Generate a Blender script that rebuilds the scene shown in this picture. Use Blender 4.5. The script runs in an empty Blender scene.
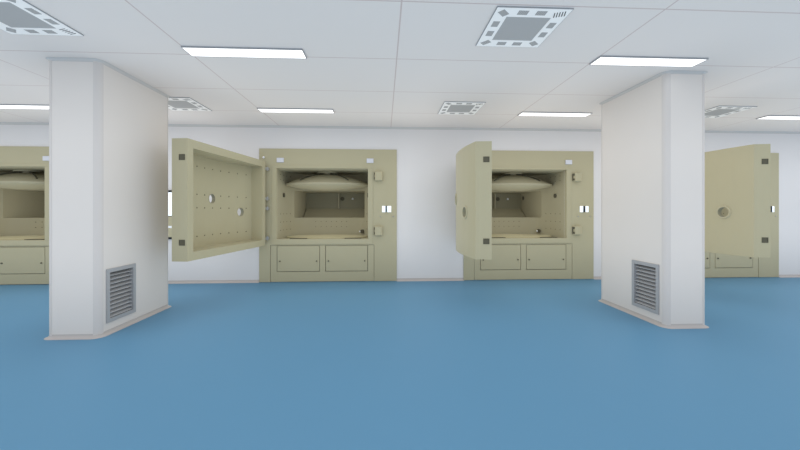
import bpy, bmesh, math
from math import pi, sin, cos, sqrt
from mathutils import Vector

S = 1.65                     # metres per layout unit
C = bpy.context.scene.collection
sc = bpy.context.scene

# ------------------------------------------------------------------ materials
def mat(name, col, rough=0.5, metal=0.0, emit=None, spec=0.5, bump=0.0, bscale=60.0, vary=0.0):
    m = bpy.data.materials.new(name); m.use_nodes = True
    nt = m.node_tree; b = nt.nodes['Principled BSDF']
    b.inputs['Base Color'].default_value = (*col, 1)
    b.inputs['Roughness'].default_value = rough
    b.inputs['Metallic'].default_value = metal
    b.inputs['Specular IOR Level'].default_value = spec
    if emit:
        b.inputs['Emission Color'].default_value = (*emit[0], 1)
        b.inputs['Emission Strength'].default_value = emit[1]
    if bump or vary:
        tc = nt.nodes.new('ShaderNodeTexCoord'); nz = nt.nodes.new('ShaderNodeTexNoise')
        nz.inputs['Scale'].default_value = bscale; nz.inputs['Detail'].default_value = 4
        nt.links.new(tc.outputs['Object'], nz.inputs['Vector'])
        if bump:
            bp = nt.nodes.new('ShaderNodeBump'); bp.inputs['Strength'].default_value = bump
            bp.inputs['Distance'].default_value = 0.01
            nt.links.new(nz.outputs['Fac'], bp.inputs['Height'])
            nt.links.new(bp.outputs['Normal'], b.inputs['Normal'])
        if vary:
            mx = nt.nodes.new('ShaderNodeMix'); mx.data_type = 'RGBA'
            nt.links.new(nz.outputs['Fac'], mx.inputs[0])
            mx.inputs[6].default_value = (*[c*(1-vary) for c in col], 1)
            mx.inputs[7].default_value = (*[min(1, c*(1+vary)) for c in col], 1)
            nt.links.new(mx.outputs[2], b.inputs['Base Color'])
    return m

M = {}
M['wall'] = mat('wall_paint', (0.69, 0.675, 0.675), 0.6, vary=0.01, bscale=2)
M['pillar'] = mat('pillar_panel', (0.69, 0.65, 0.615), 0.5, vary=0.01, bscale=3)
M['trim'] = mat('corner_profile', (0.61, 0.575, 0.55), 0.45)
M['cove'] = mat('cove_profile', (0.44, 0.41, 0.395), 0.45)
M['shaded_topcove'] = mat('shaded_ceiling_profile', (0.53, 0.52, 0.51), 0.5)  # darker than the walls: shade under the ceiling put into the colour
M['floor'] = mat('blue_epoxy', (0.112, 0.253, 0.39), 0.42, spec=0.05, vary=0.02, bscale=0.7)
M['beige'] = mat('beige_enamel', (0.43, 0.395, 0.265), 0.42, spec=0.4, vary=0.015, bscale=5)
M['liner'] = mat('beige_liner', (0.415, 0.385, 0.27), 0.45, spec=0.4)
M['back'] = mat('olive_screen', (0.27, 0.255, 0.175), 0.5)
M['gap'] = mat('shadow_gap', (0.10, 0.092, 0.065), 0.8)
M['stud'] = mat('dark_stud', (0.10, 0.092, 0.06), 0.5)
M['pocket'] = mat('pocket_steel', (0.09, 0.083, 0.055), 0.5)
M['steel'] = mat('steel', (0.55, 0.55, 0.55), 0.3, 0.8)
M['white'] = mat('white_plastic', (0.85, 0.87, 0.9), 0.4)
M['tag'] = mat('pale_tag', (0.62, 0.63, 0.68), 0.4)
M['lit'] = mat('emissive_white', (0.85, 0.9, 0.95), 0.4, emit=((0.85, 0.95, 1.0), 0.55))  # pale white with a weak emission of its own
M['black'] = mat('black_plastic', (0.012, 0.012, 0.014), 0.4)
M['plate'] = mat('vent_plate', (0.90, 0.88, 0.86), 0.5)
M['slot'] = mat('slot_grey', (0.30, 0.31, 0.32), 0.6)
M['slotdark'] = mat('slot_dark', (0.05, 0.05, 0.055), 0.6)
M['grille'] = mat('grille_grey', (0.36, 0.365, 0.375), 0.45, 0.0)
M['louvre'] = mat('louvre_grey', (0.40, 0.405, 0.415), 0.45)
M['grilledark'] = mat('grille_inside', (0.05, 0.05, 0.055), 0.7)
M['lampframe'] = mat('lamp_frame', (0.36, 0.37, 0.39), 0.4, 0.3)
M['lamp'] = mat('lamp_diffuser', (0.9, 0.9, 0.9), 0.5, emit=((1.0, 0.98, 0.935), 1.12))
M['warmplate'] = mat('warm_plate', (0.50, 0.455, 0.29), 0.4)

def ceiling_mat():
    m = bpy.data.materials.new('ceiling_panels'); m.use_nodes = True
    nt = m.node_tree; b = nt.nodes['Principled BSDF']; b.inputs['Roughness'].default_value = 0.6
    tc = nt.nodes.new('ShaderNodeTexCoord'); sp = nt.nodes.new('ShaderNodeSeparateXYZ')
    nt.links.new(tc.outputs['Object'], sp.inputs[0])
    def mth(op, a, v=None, c=None):
        n = nt.nodes.new('ShaderNodeMath'); n.operation = op
        for i, x in enumerate((a, v, c)):
            if x is None: continue
            if isinstance(x, (int, float)): n.inputs[i].default_value = x
            else: nt.links.new(x, n.inputs[i])
        return n.outputs[0]
    def line(out, o, p, w):
        d = mth('DIVIDE', mth('SUBTRACT', out, o*S), p*S)
        d = mth('ABSOLUTE', mth('SUBTRACT', d, mth('ROUND', d)))
        return mth('LESS_THAN', d, w/2/p)
    f = mth('MAXIMUM', line(sp.outputs['X'], 0.0855, 1.3094, 0.0078), line(sp.outputs['Y'], 2.217, 0.6102, 0.0078))
    mx = nt.nodes.new('ShaderNodeMix'); mx.data_type = 'RGBA'
    nt.links.new(f, mx.inputs[0])
    mx.inputs[6].default_value = (0.715, 0.67, 0.64, 1)
    mx.inputs[7].default_value = (0.55, 0.46, 0.44, 1)
    nt.links.new(mx.outputs[2], b.inputs['Base Color'])
    return m
M['ceiling'] = ceiling_mat()

def swirl_mat():
    m = bpy.data.materials.new('filter_face'); m.use_nodes = True
    nt = m.node_tree; b = nt.nodes['Principled BSDF']; b.inputs['Roughness'].default_value = 0.6
    tc = nt.nodes.new('ShaderNodeTexCoord'); w = nt.nodes.new('ShaderNodeTexWave')
    w.wave_type = 'BANDS'; w.bands_direction = 'Y'
    w.inputs['Scale'].default_value = 26; w.inputs['Distortion'].default_value = 1.5
    nt.links.new(tc.outputs['Object'], w.inputs['Vector'])
    mx = nt.nodes.new('ShaderNodeMix'); mx.data_type = 'RGBA'
    nt.links.new(w.outputs['Fac'], mx.inputs[0])
    mx.inputs[6].default_value = (0.36, 0.355, 0.35, 1); mx.inputs[7].default_value = (0.44, 0.435, 0.43, 1)
    nt.links.new(mx.outputs[2], b.inputs['Base Color'])
    return m
M['filter'] = swirl_mat()
def stripe_mat(name, a, b, period, duty):
    m = bpy.data.materials.new(name); m.use_nodes = True
    nt = m.node_tree; bs = nt.nodes['Principled BSDF']; bs.inputs['Roughness'].default_value = 0.6
    tc = nt.nodes.new('ShaderNodeTexCoord'); sp = nt.nodes.new('ShaderNodeSeparateXYZ')
    nt.links.new(tc.outputs['Object'], sp.inputs[0])
    d = nt.nodes.new('ShaderNodeMath'); d.operation = 'DIVIDE'; d.inputs[1].default_value = period
    fr = nt.nodes.new('ShaderNodeMath'); fr.operation = 'FRACT'
    lt = nt.nodes.new('ShaderNodeMath'); lt.operation = 'LESS_THAN'; lt.inputs[1].default_value = duty
    nt.links.new(sp.outputs['X'], d.inputs[0]); nt.links.new(d.outputs[0], fr.inputs[0]); nt.links.new(fr.outputs[0], lt.inputs[0])
    mx = nt.nodes.new('ShaderNodeMix'); mx.data_type = 'RGBA'; nt.links.new(lt.outputs[0], mx.inputs[0])
    mx.inputs[6].default_value = (*b, 1); mx.inputs[7].default_value = (*a, 1)
    nt.links.new(mx.outputs[2], bs.inputs['Base Color'])
    return m
M['slotstripe'] = stripe_mat('slot_stripes', (0.30,0.295,0.29), (0.50,0.49,0.48), 0.0143, 0.62)
M['slotstripe_dark'] = stripe_mat('corner_slot_stripes', (0.06,0.06,0.06), (0.86,0.84,0.82), 0.0205, 0.42)

# ------------------------------------------------------------------ mesh builder (layout units, scaled by S on build)
class MB:
    def __init__(s): s.v = []; s.f = []; s.m = []; s.sm = []
    def add(s, verts, faces, mi=0, smooth=False):
        o = len(s.v); s.v += [tuple(p) for p in verts]
        for f in faces: s.f.append([i+o for i in f]); s.m.append(mi); s.sm.append(smooth)
        return s
    def box(s, a, b, mi=0, skip=()):
        (x0, y0, z0), (x1, y1, z1) = a, b
        v = [(x0,y0,z0),(x1,y0,z0),(x1,y1,z0),(x0,y1,z0),(x0,y0,z1),(x1,y0,z1),(x1,y1,z1),(x0,y1,z1)]
        F = {'-z':(0,3,2,1),'+z':(4,5,6,7),'-y':(0,1,5,4),'+x':(1,2,6,5),'+y':(2,3,7,6),'-x':(3,0,4,7)}
        return s.add(v, [F[k] for k in F if k not in skip], mi)
    def bevbox(s, a, b, r=0.004, mi=0, seg=2):
        bm = bmesh.new(); bmesh.ops.create_cube(bm, size=1)
        for v in bm.verts:
            v.co = Vector([(a[i]+b[i])/2 + v.co[i]*(b[i]-a[i]) for i in range(3)])
        bmesh.ops.bevel(bm, geom=list(bm.edges), offset=r, segments=seg, profile=0.5, affect='EDGES', clamp_overlap=True)
        bm.verts.index_update()
        s.add([v.co[:] for v in bm.verts], [[v.index for v in f.verts] for f in bm.faces], mi); bm.free(); return s
    def prism(s, poly, z0, z1, mi=0, smooth=False, caps=True):
        n = len(poly)
        v = [(x,y,z0) for x,y in poly] + [(x,y,z1) for x,y in poly]
        s.add(v, [(i,(i+1)%n,(i+1)%n+n,i+n) for i in range(n)], mi, smooth)
        if caps:
            s.add([(x,y,z0) for x,y in poly], [tuple(reversed(range(n)))], mi)
            s.add([(x,y,z1) for x,y in poly], [tuple(range(n))], mi)
        return s
    def tube(s, p0, p1, r, mi=0, seg=12, caps=True, r1=None):
        p0, p1 = Vector(p0), Vector(p1); d = (p1-p0).normalized()
        u = d.orthogonal().normalized(); w = d.cross(u); r1 = r if r1 is None else r1
        A = [2*pi*k/seg for k in range(seg)]
        v = [p0+(u*cos(a)+w*sin(a))*r for a in A] + [p1+(u*cos(a)+w*sin(a))*r1 for a in A]
        s.add(v, [(k,(k+1)%seg,(k+1)%seg+seg,k+seg) for k in range(seg)], mi, True)
        if caps:
            s.add(v[:seg], [tuple(reversed(range(seg)))], mi); s.add(v[seg:], [tuple(range(seg))], mi)
        return s
    def pipe(s, pts, r, mi=0, seg=8):
        for a, b in zip(pts, pts[1:]): s.tube(a, b, r, mi, seg)
        return s
    def lathe(s, prof, c=(0,0,0), rx=1, ry=1, seg=48, mi=0):
        n = len(prof); v = []
        for k in range(seg):
            a = 2*pi*k/seg
            for r, z in prof: v.append((c[0]+r*rx*cos(a), c[1]+r*ry*sin(a), c[2]+z))
        f = []
        for k in range(seg):
            k2 = (k+1) % seg
            for i in range(n-1): f.append((k*n+i, k2*n+i, k2*n+i+1, k*n+i+1))
        return s.add(v, f, mi, True)
    def ball(s, c, r, mi=0, seg=12):
        prof = [(r*sin(pi*i/6)+1e-6, -r*cos(pi*i/6)) for i in range(7)]
        return s.lathe(prof, c, seg=seg, mi=mi)
    def build(s, name, mats, parent=None, loc=(0,0,0), rz=0.0, recalc=True):
        me = bpy.data.meshes.new(name)
        me.from_pydata([(x*S, y*S, z*S) for x,y,z in s.v], [], s.f)
        if not isinstance(mats, (list, tuple)): mats = [mats]
        for k in mats: me.materials.append(M[k])
        me.polygons.foreach_set('material_index', s.m); me.polygons.foreach_set('use_smooth', s.sm)
        bm = bmesh.new(); bm.from_mesh(me)
        bmesh.ops.remove_doubles(bm, verts=bm.verts, dist=2e-5)
        if recalc: bmesh.ops.recalc_face_normals(bm, faces=bm.faces)
        for ed in bm.edges:
            if len(ed.link_faces) != 2 or ed.calc_face_angle(0) > 0.61: ed.smooth = False
        bm.to_mesh(me); bm.free()
        o = bpy.data.objects.new(name, me); C.objects.link(o)
        o.location = [c*S for c in loc]; o.rotation_euler.z = rz
        if parent: o.parent = parent
        return o

def tag(o, label=None, cat=None, group=None, kind=None):
    if label: o['label'] = label
    if cat: o['category'] = cat
    if group: o['group'] = group
    if kind: o['kind'] = kind
    return o
def empty(name, loc=(0,0,0), rz=0.0):
    o = bpy.data.objects.new(name, None); C.objects.link(o)
    o.location = [c*S for c in loc]; o.rotation_euler.z = rz; o.empty_display_size = 0.2
    return o
def children(o): return [c for c in bpy.data.objects if c.parent == o]
def copy_tree(o, parent=None):
    c = o.copy(); C.objects.link(c); c.parent = parent
    for ch in children(o): copy_tree(ch, c)
    return c

# ------------------------------------------------------------------ layout constants (units of S metres, floor z = 0)
EYE = 0.8359; H = 1.8359; D = 4.029
XL, XR, YB = -7.6, 8.2, -2.3
CABX = [-0.7195, 1.695, 4.10, -4.37]
CL, CR, CT = -0.7345, 0.8745, 1.567            # cabinet left, right, top (local)

# ------------------------------------------------------------------ the setting
def struct(o): o['kind'] = 'structure'; return o
struct(MB().box((XL, YB, -0.03), (XR, D+0.05, 0)).build('floor', 'floor'))
struct(MB().box((XL, YB, H), (XR, D+0.05, H+0.03)).build('ceiling', 'ceiling'))
w = MB()
cabs = sorted(CABX); e = 0.012
x = XL
for cx in cabs:
    w.box((x, D, 0), (cx+CL+e, D+0.05, H)); w.box((cx+CL+e, D, CT-e), (cx+CR-e, D+0.05, H)); x = cx+CR-e
w.box((x, D, 0), (XR, D+0.05, H))
struct(w.build('wall_back', 'wall'))
struct(MB().box((XL-0.05, YB, 0), (XL, D+0.05, H)).build('wall_left', 'wall'))
struct(MB().box((XL, YB-0.05, 0), (XR, YB, H)).build('wall_front', 'wall'))
struct(MB().box((XR, YB, 0), (XR+0.05, D+0.05, H)).build('wall_right', 'wall'))
def cove_profile(r, n=6):      # concave quarter: (out, up)
    return [(r - r*sin(t), r - r*cos(t)) for t in [pi/2*i/n for i in range(n+1)]]
b = MB()
def cove_run(mb, x0, x1, r, top=False):
    pr = cove_profile(r)           # from (r,0) floor tip to (0,r) on wall
    pts = [(D-o, (H-u if top else u)) for o, u in pr]
    pts = pts + [(D, H if top else 0)]
    n = len(pts)
    v = [(x0, y, z) for y, z in pts] + [(x1, y, z) for y, z in pts]
    mb.add(v, [(i, (i+1) % n, (i+1) % n+n, i+n) for i in range(n)], 0)
    mb.add(v[:n], [tuple(range(n))]); mb.add(v[n:], [tuple(range(n))])
x = XL
for cx in cabs:
    cove_run(b, x, cx+CL, 0.03); x = cx+CR
cove_run(b, x, XR, 0.03)
struct(b.build('baseboard_back', 'cove'))
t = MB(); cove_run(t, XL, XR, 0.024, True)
struct(t.build('trim_1', 'shaded_topcove'))

# ------------------------------------------------------------------ pillars
def rrect(x0, y0, x1, y1, r, n=5):
    out = []
    for cx, cy, a0 in ((x1-r, y0+r, -pi/2), (x1-r, y1-r, 0), (x0+r, y1-r, pi/2), (x0+r, y0+r, pi)):
        for i in range(n+1):
            a = a0 + pi/2*i/n; out.append((cx+r*cos(a), cy+r*sin(a)))
    return out
GY0, GY1, GZ0, GZ1 = 0.057, 0.324, 0.0765, 0.4415    # grille opening on the aisle side, from the pillar's near face
def pillar(x0, x1, y0, y1, side, label, glabel):
    root = empty('pillar', ((x0+x1)/2, (y0+y1)/2, 0)); tag(root, label, 'pillar', 'square white pillars', 'thing')
    ox, oy = (x0+x1)/2, (y0+y1)/2; a, c = (x1-x0)/2, (y1-y0)/2; r = 0.036
    m = MB(); P = rrect(-a, -c, a, c, r, 1); top = H-0.001
    # straight faces between the corner profiles (aisle side has the grille niche)
    def face(xs, ya, yb, za, zb):
        m.add([(xs, ya, za), (xs, yb, za), (xs, yb, zb), (xs, ya, zb)], [(0,1,2,3)])
    xi, xo = (a, -a) if side > 0 else (-a, a)
    ya, yb = -c+GY0+0.012, -c+GY1-0.012; za, zb = GZ0+0.012, GZ1-0.012
    face(xo, -c+r, c-r, 0, top)
    face(xi, -c+r, ya, 0, top); face(xi, yb, c-r, 0, top); face(xi, ya, yb, 0, za); face(xi, ya, yb, zb, top)
    xn = xi - side*0.10
    m.add([(xi,ya,za),(xi,yb,za),(xi,yb,zb),(xi,ya,zb),(xn,ya,za),(xn,yb,za),(xn,yb,zb),(xn,ya,zb)],
          [(0,1,5,4),(1,2,6,5),(2,3,7,6),(3,0,4,7),(4,5,6,7)], 1)
    for ys in (-c, c): m.add([(-a+r,ys,0),(a-r,ys,0),(a-r,ys,top),(-a+r,ys,top)], [(0,1,2,3)])
    m.build('shaft', ['pillar', 'grilledark'], root, recalc=False)
    for sx in (-1, 1):
        for sy in (-1, 1):
            q = MB(); cx, cy = sx*(a-r), sy*(c-r)
            a0 = math.atan2(sy, sx) - pi/4; n = 8; rr = r+0.0012
            arc = [(cx+rr*cos(a0+pi/2*i/n), cy+rr*sin(a0+pi/2*i/n)) for i in range(n+1)] + [(cx, cy)]
            q.prism(arc, 0, top, smooth=True); q.build('corner_profile', 'trim', root)
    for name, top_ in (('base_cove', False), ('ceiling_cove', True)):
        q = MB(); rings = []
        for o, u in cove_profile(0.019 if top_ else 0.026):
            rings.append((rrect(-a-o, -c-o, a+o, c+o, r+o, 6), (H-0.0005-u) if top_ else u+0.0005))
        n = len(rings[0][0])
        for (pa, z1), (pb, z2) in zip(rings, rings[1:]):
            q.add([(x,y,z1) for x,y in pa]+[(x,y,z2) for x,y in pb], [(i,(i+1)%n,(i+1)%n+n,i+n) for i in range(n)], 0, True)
        q.build(name, 'shaded_topcove' if top_ else 'cove', root)
    # return-air grille: a framed louvre set into the aisle side
    g = empty('air_grille', (ox+xi, oy-c+(GY0+GY1)/2, GZ0))
    tag(g, glabel, 'vent', 'louvred return air grilles')
    hw = (GY1-GY0)/2; hh = GZ1-GZ0; fw = 0.026; p = side*0.007
    X0, X1 = sorted((side*0.0005, p))
    fr = MB()
    fr.box((X0,-hw,0),(X1,hw,fw)); fr.box((X0,-hw,hh-fw),(X1,hw,hh))
    fr.box((X0,-hw,fw),(X1,-hw+fw,hh-fw)); fr.box((X0,hw-fw,fw),(X1,hw,hh-fw))
    X2, X3 = sorted((side*0.0005, -side*0.055))
    k = 0.004
    fr.box((X2,-hw+fw-k,fw),(X3,-hw+fw,hh-fw)); fr.box((X2,hw-fw,fw),(X3,hw-fw+k,hh-fw))
    fr.build('frame', 'grille', g)
    n = 11; sl = MB(); step = (hh-2*fw)/n
    for i in range(n):
        zc = fw + step*(i+0.5)
        out, inn = -side*0.004, -side*0.04
        poly = [(out, zc-0.013), (out, zc-0.009), (inn, zc+0.010), (inn, zc+0.006)]
        y0_, y1_ = -hw+fw, hw-fw
        v = [(px, y0_, pz) for px, pz in poly] + [(px, y1_, pz) for px, pz in poly]
        sl.add(v, [(0,1,5,4),(1,2,6,5),(2,3,7,6),(3,0,4,7),(0,1,2,3),(4,5,6,7)])
    sl.build('louvre', 'louvre', g)
pillar(-2.205, -1.874, 2.315, 3.055, 1, 'white square pillar on the left, its grille facing the middle of the room',
       'grey louvred air grille low on the left pillar')
pillar(2.015, 2.325, 2.318, 3.058, -1, 'white square pillar on the right, standing in front of the far right chamber',
       'grey louvred air grille low on the right pillar')

# ------------------------------------------------------------------ ceiling lights
def make_light():
    root = empty('ceiling_light', (0,0,0)); L, W, p = 0.727, 0.121, 0.0095
    f = MB(); t = 0.004
    f.box((0,-W,-p),(L,-W+t,0)); f.box((0,-t,-p),(L,0,0)); f.box((0,-W+t,-p),(t,-t,0)); f.box((L-t,-W+t,-p),(L,-t,0))
    f.build('frame', 'lampframe', root)
    MB().box((t,-W+t,-p+0.0012),(L-t,-t,-0.001)).build('diffuser', 'lamp', root)
    return root
light_labels = {
 (0,0): 'lit rectangular panel light right of the left pillar, nearest the viewer',
 (1,0): 'lit rectangular panel light just in front of and above the right pillar',
 (0,1): 'lit panel light over the chamber right of the left pillar, near the back wall',
 (1,1): 'lit panel light near the back wall, just left of the right pillar',
 (-1,1): 'lit panel light at the left photo edge, beyond the left pillar',
 (2,1): 'lit panel light at the right photo edge, beyond the right pillar'}
proto = make_light(); first = True
for j, yf in enumerate((2.225, 3.453, 1.0, -0.22, -1.44)):
    for i in range(-2, 4):
        o = proto if first else copy_tree(proto); first = False
        o.location = ((-1.2265+2.6188*i)*S, yf*S, H*S)
        l = light_labels.get((i, j))
        if l: tag(o, l, 'light', 'ceiling panel lights')
        else: tag(o, 'lit panel light in the ceiling outside the view of the photograph', 'light', 'ceiling lights out of view')

# ------------------------------------------------------------------ ceiling vents
def make_vent():
    root = empty('ceiling_vent', (0,0,0)); W, Dp, p = 0.377, 0.385, 0.0065
    m = MB(); bx, by = 0.072, 0.075
    m.box((0,0,-p),(W,by,0)); m.box((0,Dp-by,-p),(W,Dp,0)); m.box((0,by,-p),(bx,Dp-by,0)); m.box((W-bx,by,-p),(W,Dp-by,0))
    m.build('face_plate', 'plate', root)
    MB().box((bx,by,-p+0.0015),(W-bx,Dp-by,-0.0005)).build('filter_screen', 'filter', root)
    z0, z1 = -p-0.0006, -p+0.0005
    f1, f2 = 0.142, W-0.142; g1, g2 = 0.145, Dp-0.145; c = 0.037
    for cx, cy, r in ((f1,c,0),(f2,c,0),(f1,Dp-c,0),(f2,Dp-c,0),(c,g1,pi/2),(c,g2,pi/2),(W-c,g1,pi/2),(W-c,g2,pi/2),
                      (0.045,0.045,pi/4),(0.045,Dp-0.045,-pi/4),(W-0.045,Dp-0.045,pi/4)):
        MB().box((-0.026,-0.018,z0),(0.026,0.018,z1)).build('slot_patch', 'slotstripe', root, (cx,cy,0), r)
    MB().box((-0.031,-0.021,z0),(0.031,0.021,z1)).build('corner_slot_patch', 'slotstripe_dark', root, (W-0.047,0.045,0), -pi/10)
    e_ = 0.003; fr = MB()  # thin dark rim: shading of the plate's sides put into colour
    fr.box((-e_,-e_,-p+0.001),(W+e_,0,0)); fr.box((-e_,Dp,-p+0.001),(W+e_,Dp+e_,0)); fr.box((-e_,0,-p+0.001),(0,Dp,0)); fr.box((W,0,-p+0.001),(W+e_,Dp,0))
    fr.build('edge_shade_rim', 'lampframe', root)
    return root
vp = make_vent(); first = True
VL = [(0.556, 1.622, 'square white ceiling vent at the top centre right, nearest the viewer'),
      (-2.085, 1.622, 'square white ceiling vent cut by the upper left corner of the photo'),
      (0.556, 3.055, 'small looking square vent in the ceiling over the middle chamber'),
      (-2.085, 3.055, 'square ceiling vent just behind the left pillar, partly hidden by it'),
      (3.182, 3.055, 'square ceiling vent just behind the right pillar, partly hidden by it')]
for k, (vx, vy, l) in enumerate(VL):
    o = vp if first else copy_tree(vp); first = False
    o.location = (vx*S, vy*S, H*S)
    if k in (1,):        # turned a quarter, dark corner towards the far right
        o.rotation_euler.z = pi/2; o.location = ((vx+0.381)*S, vy*S, H*S)
    tag(o, l, 'vent', 'square ceiling vents')

# ------------------------------------------------------------------ chamber cabinets
ZC = 0.923; OX, OZ0, OZ1 = 0.5325, 0.505, 1.339
FY = -0.012
LD, TD, BD, HD = 1.247, 0.13, 0.11, 0.967       # door length, thickness, bulge, height
DOOR_RZ = math.atan2(-1.235, -0.174)

def wall_curve(n=28):
    pts = [(-0.5325,0.0),(-0.531,0.14),(-0.522,0.28),(-0.495,0.40),(-0.43,0.515),(-0.30,0.59),(-0.15,0.622),(0,0.63)]
    pts = pts + [(-x, y) for x, y in reversed(pts[:-1])]
    out = []
    for i in range(len(pts)-1):
        p0 = pts[max(i-1,0)]; p1 = pts[i]; p2 = pts[i+1]; p3 = pts[min(i+2,len(pts)-1)]
        for k in range(4):
            t = k/4
            out.append(tuple(0.5*((2*p1[a])+(-p0[a]+p2[a])*t+(2*p0[a]-5*p1[a]+4*p2[a]-p3[a])*t*t+(-p0[a]+3*p1[a]-3*p2[a]+p3[a])*t**3) for a in (0,1)))
    return out + [pts[-1]]

def make_door(root, holes):
    def bul(s): return BD*(1-((s-LD/2)/(LD/2))**2)
    m = MB(); z0, z1 = ZC-HD/2, ZC+HD/2; N = 32; bx = 0.066; bz = 0.068; hr = 0.0465
    outer = lambda s: -(TD+bul(s)); inner = lambda s: -(TD-0.022+bul(s))
    a0, a1, b0, b1 = bx, LD-bx, z0+bz, z1-bz
    # inner frame face (y = 0)
    for xa, xb, za, zb in ((0,LD,z0,b0),(0,LD,b1,z1),(0,a0,b0,b1),(a1,LD,b0,b1)):
        m.add([(xa,0,za),(xb,0,za),(xb,0,zb),(xa,0,zb)], [(0,1,2,3)])
    # end plates
    for xs in (0, LD): m.add([(xs,0,z0),(xs,-TD,z0),(xs,-TD,z1),(xs,0,z1)], [(0,1,2,3)])
    # top and bottom edges
    for zz in (z0, z1):
        for i in range(N):
            s0, s1 = LD*i/N, LD*(i+1)/N
            m.add([(s0,0,zz),(s1,0,zz),(s1,outer(s1),zz),(s0,outer(s0),zz)], [(0,1,2,3)])
    # recess walls
    for xs in (a0, a1): m.add([(xs,0,b0),(xs,inner(xs),b0),(xs,inner(xs),b1),(xs,0,b1)], [(0,1,2,3)])
    for zz in (b0, b1):
        for i in range(N):
            s0, s1 = a0+(a1-a0)*i/N, a0+(a1-a0)*(i+1)/N
            m.add([(s0,0,zz),(s1,0,zz),(s1,inner(s1),zz),(s0,inner(s0),zz)], [(0,1,2,3)])
    # inner and outer skins with the porthole openings
    hs = 0.062
    def skin(fn, sa, sb, za, zb):
        cuts = {sa, sb}
        for s, z in holes: cuts |= {s-hs, s+hs}
        base = sorted(cuts); ss = []
        for p, q in zip(base, base[1:]):
            ishole = any(abs((p+q)/2-s) < 1e-6 for s, z in holes)
            k = 1 if ishole else max(1, int((q-p)/0.018))
            ss += [p+(q-p)*i/k for i in range(k)]
        ss.append(sb)
        for p, q in zip(ss, ss[1:]):
            hole = [h for h in holes if abs((p+q)/2-h[0]) < 1e-6 and abs(q-p-2*hs) < 1e-5]
            if not hole:
                m.add([(p,fn(p),za),(q,fn(q),za),(q,fn(q),zb),(p,fn(p),zb)], [(0,1,2,3)]); continue
            s, z = hole[0]
            for u, v in ((za, z-hs), (z+hs, zb)):
                m.add([(p,fn(p),u),(q,fn(q),u),(q,fn(q),v),(p,fn(p),v)], [(0,1,2,3)])
            n = 32; sq = []; ci = []
            for k in range(n):
                a = 2*pi*k/n; ca, sa_ = cos(a), sin(a); mx = max(abs(ca), abs(sa_))
                X, Z = s+hs*ca/mx, z+hs*sa_/mx
                lin = fn(p)+(fn(q)-fn(p))*(X-p)/(q-p)
                sq.append((X, lin, Z)); X = s+hr*ca; ci.append((X, fn(p)+(fn(q)-fn(p))*(X-p)/(q-p), z+hr*sa_))
            m.add(sq+ci, [(k,(k+1)%n,(k+1)%n+n,k+n) for k in range(n)])
    skin(outer, 0, LD, z0, z1); skin(inner, a0, a1, b0, b1)
    # studs on the inner skin
    for dz in (0.315, 0.063, -0.058, -0.315):
        for i in range(9):
            s = 0.14 + (LD-0.28)*i/8
            if any(abs(s-h[0]) < 0.075 and abs(ZC+dz-h[1]) < 0.075 for h in holes): continue
            m.tube((s, inner(s)+0.003, ZC+dz), (s, inner(s)-0.004, ZC+dz), 0.0058, 1, 8)
    d = m.build('door', ['beige', 'stud'], root, (-0.64, -0.08, 0), DOOR_RZ)
    for s, z in holes:
        r = MB(); n = 32
        dv = (outer(s+0.01)-outer(s-0.01))/0.02
        for fn, off in ((outer, -0.016), (inner, 0.006)):
            pass
        A = [2*pi*k/n for k in range(n)]
        def ring(rad, fn, off): return [(s+rad*cos(a), fn(s)+dv*rad*cos(a)+off, z+rad*sin(a)) for a in A]
        seq = [ring(0.060, outer, 0.001), ring(0.058, outer, -0.008), ring(0.053, outer, -0.010), ring(0.0455, outer, -0.008), ring(0.0455, inner, 0.004), ring(0.050, inner, 0.004), ring(0.050, inner, -0.001)]
        for j_, (pA, pB) in enumerate(zip(seq, seq[1:])):
            r.add(pA+pB, [(k,(k+1)%n,(k+1)%n+n,k+n) for k in range(n)], 1 if j_ == 3 else 0, True)
        r.build('porthole', ['beige', 'back'], d)
    for dz in (0.335, -0.335):                  # lock pockets in the free edge
        q = MB(); cy, cz, a, h = -0.044, ZC+dz, 0.025, 0.023; t = 0.006
        q.box((LD+0.0004, cy-a, cz-h), (LD+0.003, cy+a, cz-h+t)); q.box((LD+0.0004, cy-a, cz+h-t), (LD+0.003, cy+a, cz+h))
        q.box((LD+0.0004, cy-a, cz-h+t), (LD+0.003, cy-a+t, cz+h-t)); q.box((LD+0.0004, cy+a-t, cz-h+t), (LD+0.003, cy+a, cz+h-t))
        q.box((LD+0.0004, cy-a+t, cz-h+t), (LD+0.0012, cy+a-t, cz+h-t), 1)
        q.build('lock_pocket', ['pocket', 'stud'], d)
    return d

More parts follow.
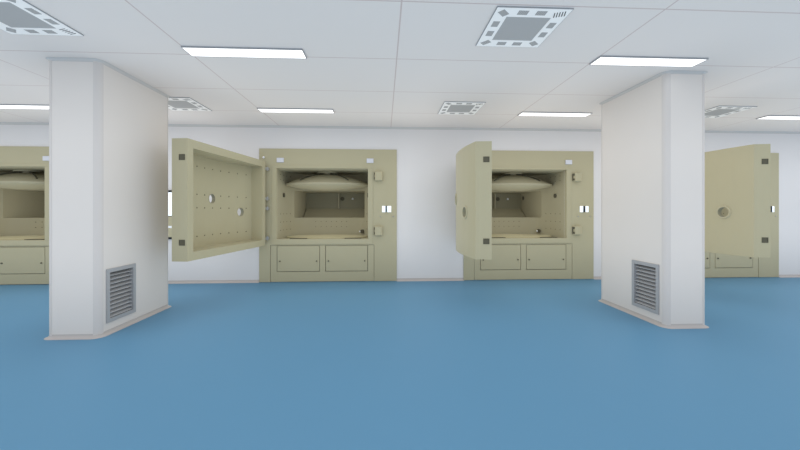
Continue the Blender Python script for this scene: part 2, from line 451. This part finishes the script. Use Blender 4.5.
def make_cabinet(holes):
    root = empty('process_chamber')
    # face: plates around the chamber opening and the lower panel
    LX, LZ = 0.603, 0.432
    f = MB(); y0, y1 = FY, 0.03
    f.box((CL,y0,0.004),(-LX-0.004,y1,CT)); f.box((LX+0.004,y0,0.004),(CR,y1,CT))
    f.box((-LX-0.004,y0,OZ1),(LX+0.004,y1,CT)); f.box((-LX-0.004,y0,LZ+0.004),(LX+0.004,y1,OZ0))
    f.box((-LX-0.004,y0,OZ0),(-OX,y1,OZ1)); f.box((OX,y0,OZ0),(LX+0.004,y1,OZ1))
    f.box((-LX-0.004,0.02,0.004),(LX+0.004,0.03,LZ+0.004), 1)
    f.build('front_plate', ['beige', 'gap'], root)
    # raised rim round the opening
    r = MB(); bw = 0.058; ra, rb = FY-0.006, FY+0.001
    r.bevbox((-OX-bw,ra,OZ0-bw),(OX+bw,rb,OZ0),0.002); r.bevbox((-OX-bw,ra,OZ1),(OX+bw,rb,OZ1+0.03),0.002)
    r.bevbox((-OX-bw,ra,OZ0),(-OX,rb,OZ1),0.002); r.bevbox((OX,ra,OZ0),(OX+bw,rb,OZ1),0.002)
    r.build('door_rim', 'beige', root)
    # lower panel with the two hatches
    p = MB(); ya, yb = FY+0.002, 0.02; g = 0.0055
    hx = [(-0.527,-0.037),(0.037,0.527)]; hz0, hz1 = 0.127, 0.424
    p.box((-LX,ya,0.006),(LX,yb,hz0-g)); p.box((-LX,ya,hz1+g/2),(LX,yb,LZ))
    xs = [-LX, hx[0][0]-g, hx[0][1]+g, hx[1][0]-g, hx[1][1]+g, LX]
    for k in (0, 2, 4): p.box((xs[k],ya,hz0-g),(xs[k+1],yb,hz1+g/2))
    p.build('lower_panel', 'beige', root)
    for xa, xb in hx:
        h = MB(); h.bevbox((xa,FY+0.0005,hz0),(xb,yb,hz1),0.002)
        ho = h.build('hatch', 'beige', root)
        for kx in (xa+0.031, xb-0.033):
            MB().tube((kx,FY+0.001,0.246),(kx,FY-0.008,0.246),0.0085,0,10).build('lock_knob', 'stud', ho)
    # chamber liner
    W = wall_curve(); n = len(W); cz0, cz1 = OZ0-0.006, 1.328
    RX, RZ0, RZ1 = 0.465, ZC-0.177, ZC+0.187       # rear opening
    m = MB()
    Wl = []
    for (xa, ya_), (xb, yb_) in zip(W, W[1:]+[W[-1]]):
        Wl.append((xa, ya_+0.031))
        for xr in (-RX, RX):
            if (xa-xr)*(xb-xr) < -1e-12:
                t_ = (xr-xa)/(xb-xa); yr = ya_+(yb_-ya_)*t_+0.031
                if yr > 0.3: Wl.append((xr, yr))
    n = len(Wl); yR = [y for x, y in Wl if abs(abs(x)-RX) < 1e-9][0]
    for (xa, ya_), (xb, yb_) in zip(Wl, Wl[1:]):
        mid = (xa+xb)/2
        def q(z_a, z_b): m.add([(xa,ya_,z_a),(xb,yb_,z_a),(xb,yb_,z_b),(xa,ya_,z_b)], [(0,1,2,3)], 0, True)
        if abs(mid) < RX and ya_ > 0.3 and yb_ > 0.3: q(cz0, RZ0); q(RZ1, cz1)
        else: q(cz0, cz1)
    m.add([(x,y,cz0) for x,y in Wl], [tuple(range(n))]); m.add([(x,y,cz1) for x,y in Wl], [tuple(range(n))])
    for zz in ((cz0, OZ0), (cz1, OZ1)):
        pass
    m.box((-OX,0.02,OZ0-0.02),(OX,0.032,cz0)); m.box((-OX,0.02,cz1),(OX,0.032,OZ1+0.01))
    # stud rows on the side walls and below the rear opening
    def at(i): return Wl[i]
    for side in (0, 1):
        for i in (3, 6, 9, 12):
            for zz in (0.60, 0.70, 0.80, 1.22, 1.28):
                k = i if side == 0 else n-1-i
                x, y = at(k); nx = 0.005 if side == 0 else -0.005
                m.tube((x-nx,y,zz),(x+nx*0.6,y-0.001,zz),0.0055,1,6)
    for k in range(-5, 6):
        for zz in (0.62, 0.69):
            x = k*0.07; yy = min(Wl, key=lambda p_: abs(p_[0]-x))[1]
            m.tube((x,yy+0.004,zz),(x,yy-0.003,zz),0.005,1,6)
    m.build('chamber_liner', ['liner', 'stud'], root)
    # rear compartment
    edge = [p_ for p_ in Wl if abs(p_[0]) < RX+1e-6 and p_[1] > 0.3]
    yE = 1.19; rc = MB(); R = RX
    for xs in (-R, R): rc.add([(xs,yR,RZ0),(xs,yE,RZ0),(xs,yE,RZ1),(xs,yR,RZ1)], [(0,1,2,3)])
    ring = edge + [(R,yE),(-R,yE)] if edge[0][0] < 0 else edge + [(-R,yE),(R,yE)]
    for zz in (RZ0, RZ1): rc.add([(x,y,zz) for x,y in ring], [tuple(range(len(ring)))])
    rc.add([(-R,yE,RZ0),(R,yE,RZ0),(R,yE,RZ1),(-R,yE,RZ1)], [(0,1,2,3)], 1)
    rc.build('rear_compartment', ['liner', 'gap'], root)
    MB().tube((R-0.0005,1.10,1.034),(R-0.006,1.10,1.034),0.03,0,14).build('compartment_port', 'gap', root)
    sp = MB(); gp = 0.012
    v = [(-R+gp,0.98,RZ0+0.002),(R-gp,0.98,RZ0+0.002),(R-gp,1.175,ZC-0.052),(-R+gp,1.175,ZC-0.052)]
    sp.add(v + [(x,y+0.01,z-0.008) for x,y,z in v], [(0,1,2,3),(4,5,6,7),(0,1,5,4),(1,2,6,5),(2,3,7,6),(3,0,4,7)])
    sp.build('sloped_plate', 'liner', root)
    bk = MB(); bk.box((-R+0.001,1.18,ZC-0.07),(R-0.001,1.189,RZ1-0.001)); 
    for k in range(1, 24):
        xx = -R + 2*R*k/24
        bk.box((xx-0.002,1.177,ZC-0.04),(xx+0.002,1.181,RZ1-0.01))
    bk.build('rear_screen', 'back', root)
    MB().box((0.028,1.14,ZC-0.052),(0.046,1.179,RZ1-0.001)).build('rear_post', 'liner', root)
    MB().tube((0.088,1.18,ZC+0.10),(0.088,1.166,ZC+0.10),0.03,0,20).build('rear_port', 'gap', root)
    MB().ball((0.245,1.165,ZC+0.10),0.017).build('rear_white_ball', 'white', root)  # plain white ball on the rear screen
    # upper dished plate with hub and curved strut
    dz = 1.165; cy = 0.345; rx, ry = 0.522, 0.282
    pr = [(1e-4,-0.066),(0.3,-0.062),(0.6,-0.048),(0.85,-0.026),(0.97,-0.010),(1.0,0.0),(1.0,0.016),(0.97,0.020)]
    pr += [(r_, 0.020+0.122*(1-(r_/0.97)**2)) for r_ in (0.95,0.85,0.7,0.5,0.3,0.12)]
    dp = MB().lathe(pr, (0,cy,dz), rx, ry, 56); dpo = dp.build('dished_plate', 'liner', root)
    hb = MB(); hb.tube((0,cy,dz+0.11),(0,cy,cz1),0.05,0,20); hb.tube((0,cy,cz1-0.012),(0,cy,cz1-0.0005),0.13,0,28)
    hb.build('hub', 'liner', dpo)
    for ang in (-2.3, -0.9):
        pts = []
        for i in range(9):
            t_ = 0.10 + 0.78*i/8
            pts.append((t_*rx*cos(ang), cy+t_*ry*sin(ang), dz+0.026+0.122*(1-t_*t_)))
        MB().pipe(pts, 0.008).build('strut', 'pocket', dpo)
    # floor disc
    fl = MB().lathe([(1.0,0.0),(1.0,0.012),(0.9,0.018),(0.5,0.024),(1e-4,0.026)], (0,0.345,cz0+0.001), 0.515, 0.278, 56)
    fl.build('floor_disc', 'warmplate', root)
    for sx in (-0.30, 0.35):
        MB().box((sx-0.10,0.045,cz0+0.001),(sx+0.10,0.085,cz0+0.012)).build('floor_slot', 'stud', root)
    # ports on the chamber walls
    for sx in (-1, 1):
        MB().tube((sx*0.530,0.24,1.033),(sx*0.514,0.24,1.033),0.027,0,14).build('side_port', 'gap', root)
    MB().tube((0.44,0.53,0.562),(0.425,0.505,0.562),0.026,0,16).build('drain_port', 'gap', root)
    MB().ball((0.40,0.49,0.562),0.012).build('port_highlight', 'white', root)  # white ball standing in for the highlight at the drain port
    # latches on the right of the opening
    for zc in (1.248, 0.600):
        q = MB(); xa, xb, hh, pp = 0.604, 0.706, 0.055, 0.050
        prof = [(xa,FY-0.0005),(xa+0.012,FY-pp+0.010),(xa+0.018,FY-pp+0.003),(xa+0.030,FY-pp),(xb-0.022,FY-pp+0.001),(xb-0.010,FY-pp+0.005),(xb-0.003,FY-pp+0.013),(xb,FY-0.0005)]
        for (u0, v0, u1, v1) in ((zc-hh+0.008, zc+hh-0.008, 0, 0),):
            q.prism(prof, u0, v0)
        cx_ = (xa+xb)/2
        small = [(cx_+(x_-cx_)*0.9, FY-0.0005+(y_-FY+0.0005)*0.72) for x_, y_ in prof]
        n = len(prof)
        for z_a, z_b in ((zc-hh+0.008, zc-hh), (zc+hh-0.008, zc+hh)):
            q.add([(x_,y_,z_a) for x_, y_ in prof]+[(x_,y_,z_b) for x_, y_ in small], [(i,(i+1)%n,(i+1)%n+n,i+n) for i in range(n)]+[tuple(range(n,2*n))])
        la = q.build('latch', 'beige', root)
        # open bracket shaped socket on the side facing the door
        k = MB(); ax, ay = xa+0.001, FY-0.003; bx_, by_ = xa+0.0125, FY-pp+0.0095
        nx, ny = -(by_-ay), (bx_-ax); L_ = sqrt(nx*nx+ny*ny); nx, ny = -abs(nx)/L_*0.0015, -abs(ny)/L_*0.0015
        def bar(t0, t1, za, zb):
            P = lambda t, sg: (ax+(bx_-ax)*t+sg*nx, ay+(by_-ay)*t+sg*ny)
            c4 = [P(t0,1), P(t1,1), P(t1,-1), P(t0,-1)]
            k.prism(c4, za, zb)
        bar(0.0, 0.45, zc-0.042, zc+0.042); bar(0.45, 0.95, zc+0.016, zc+0.042); bar(0.45, 0.95, zc-0.042, zc-0.016)
        k.build('socket', 'gap', la)
    # switch plate with a black lever
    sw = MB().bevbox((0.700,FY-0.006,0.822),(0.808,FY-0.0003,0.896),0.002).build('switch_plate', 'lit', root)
    MB().box((0.741,FY-0.024,0.822),(0.757,FY-0.0055,0.896)).build('lever', 'black', sw)
    for sx in (0.68, 0.83): MB().ball((sx,FY-0.001,0.77),0.007).build('screw', 'steel', root)
    # pale tags over the opening corners
    for sx in (-0.489, 0.558):
        MB().bevbox((sx-0.040,FY-0.014,1.405),(sx+0.040,FY-0.0003,1.458),0.002).build('tag_plate', 'tag', root)
    # hinges
    for zz in (1.325, 0.98, 0.866, 0.52):
        q = MB(); q.tube((-0.628,-0.047,zz-0.022),(-0.628,-0.047,zz+0.022),0.0105,0,12)
        q.box((-0.628,-0.052,zz-0.014),(-0.615,FY-0.0003,zz+0.014)); q.box((-0.640,-0.082,zz-0.014),(-0.626,-0.044,zz+0.014))
        q.build('hinge', 'steel', root)
    MB().ball((-0.68,FY-0.010,1.461),0.014).build('pin_cap', 'white', root)
    make_door(root, holes)
    return root

H1 = [(0.22, ZC-0.098), (0.632, ZC+0.032)]
H2 = [(0.625, ZC+0.032), (1.03, ZC-0.098)]
cabA = make_cabinet(H1); cabA.location = (CABX[0]*S, D*S, 0)
cabB = make_cabinet(H2); cabB.location = (CABX[1]*S, D*S, 0)
cabC = copy_tree(cabB); cabC.location = (CABX[2]*S, D*S, 0)
cabD = copy_tree(cabA); cabD.location = (CABX[3]*S, D*S, 0)
for o, l in ((cabA, 'beige steel chamber right of the left pillar, open door showing its recessed inner side'),
             (cabB, 'beige steel chamber left of the right pillar, open door seen nearly edge on'),
             (cabC, 'beige steel chamber behind the right pillar, its inside hidden by its open door'),
             (cabD, 'beige steel chamber behind the left pillar, cut off by the left photo edge')):
    tag(o, l, 'machine', 'beige process chambers along the back wall')

# ------------------------------------------------------------------ wall box between the left pillar and the chamber's door
wb = empty('wall_box', (-2.48, D, 0.51)); tag(wb, 'white and beige wall box with black edges behind the left pillar', 'control box')
MB().bevbox((-0.15,-0.03,0.0),(0.15,-0.0003,0.565),0.003).build('case', 'black', wb)
MB().bevbox((-0.142,-0.036,0.27),(0.142,-0.0295,0.54),0.002).build('upper_panel', 'lit', wb)
MB().bevbox((-0.142,-0.034,0.025),(0.142,-0.0295,0.262),0.002).build('lower_cover', 'beige', wb)
MB().bevbox((-0.142,-0.037,0.13),(0.142,-0.0335,0.155),0.001).build('white_strip', 'white', wb)

# ------------------------------------------------------------------ camera, world, view
cam = bpy.data.cameras.new('camera'); co = bpy.data.objects.new('camera', cam); C.objects.link(co)
cam.sensor_width = 36; cam.lens = 36*337.4/800; cam.shift_y = -14.0/800
co.location = (0, 0, EYE*S); co.rotation_euler = (pi/2, 0, -0.04821)
sc.camera = co
w = bpy.data.worlds.new('ambient_fill'); sc.world = w; w.use_nodes = True
bg = w.node_tree.nodes['Background']; bg.inputs[0].default_value = (0.93, 0.96, 1.0, 1); bg.inputs[1].default_value = 1.0
sc.cycles.use_fast_gi = True; sc.cycles.fast_gi_method = 'ADD'  # ambient fill without a source, added over all surfaces of the closed room
w.light_settings.ao_factor = 0.60; sc.cycles.diffuse_bounces = 4; w.light_settings.distance = 1.0
sc.view_settings.view_transform = 'Standard'; sc.view_settings.look = 'None'
sc.view_settings.exposure = -0.11; sc.view_settings.gamma = 1.0; sc.view_settings.use_curve_mapping = False
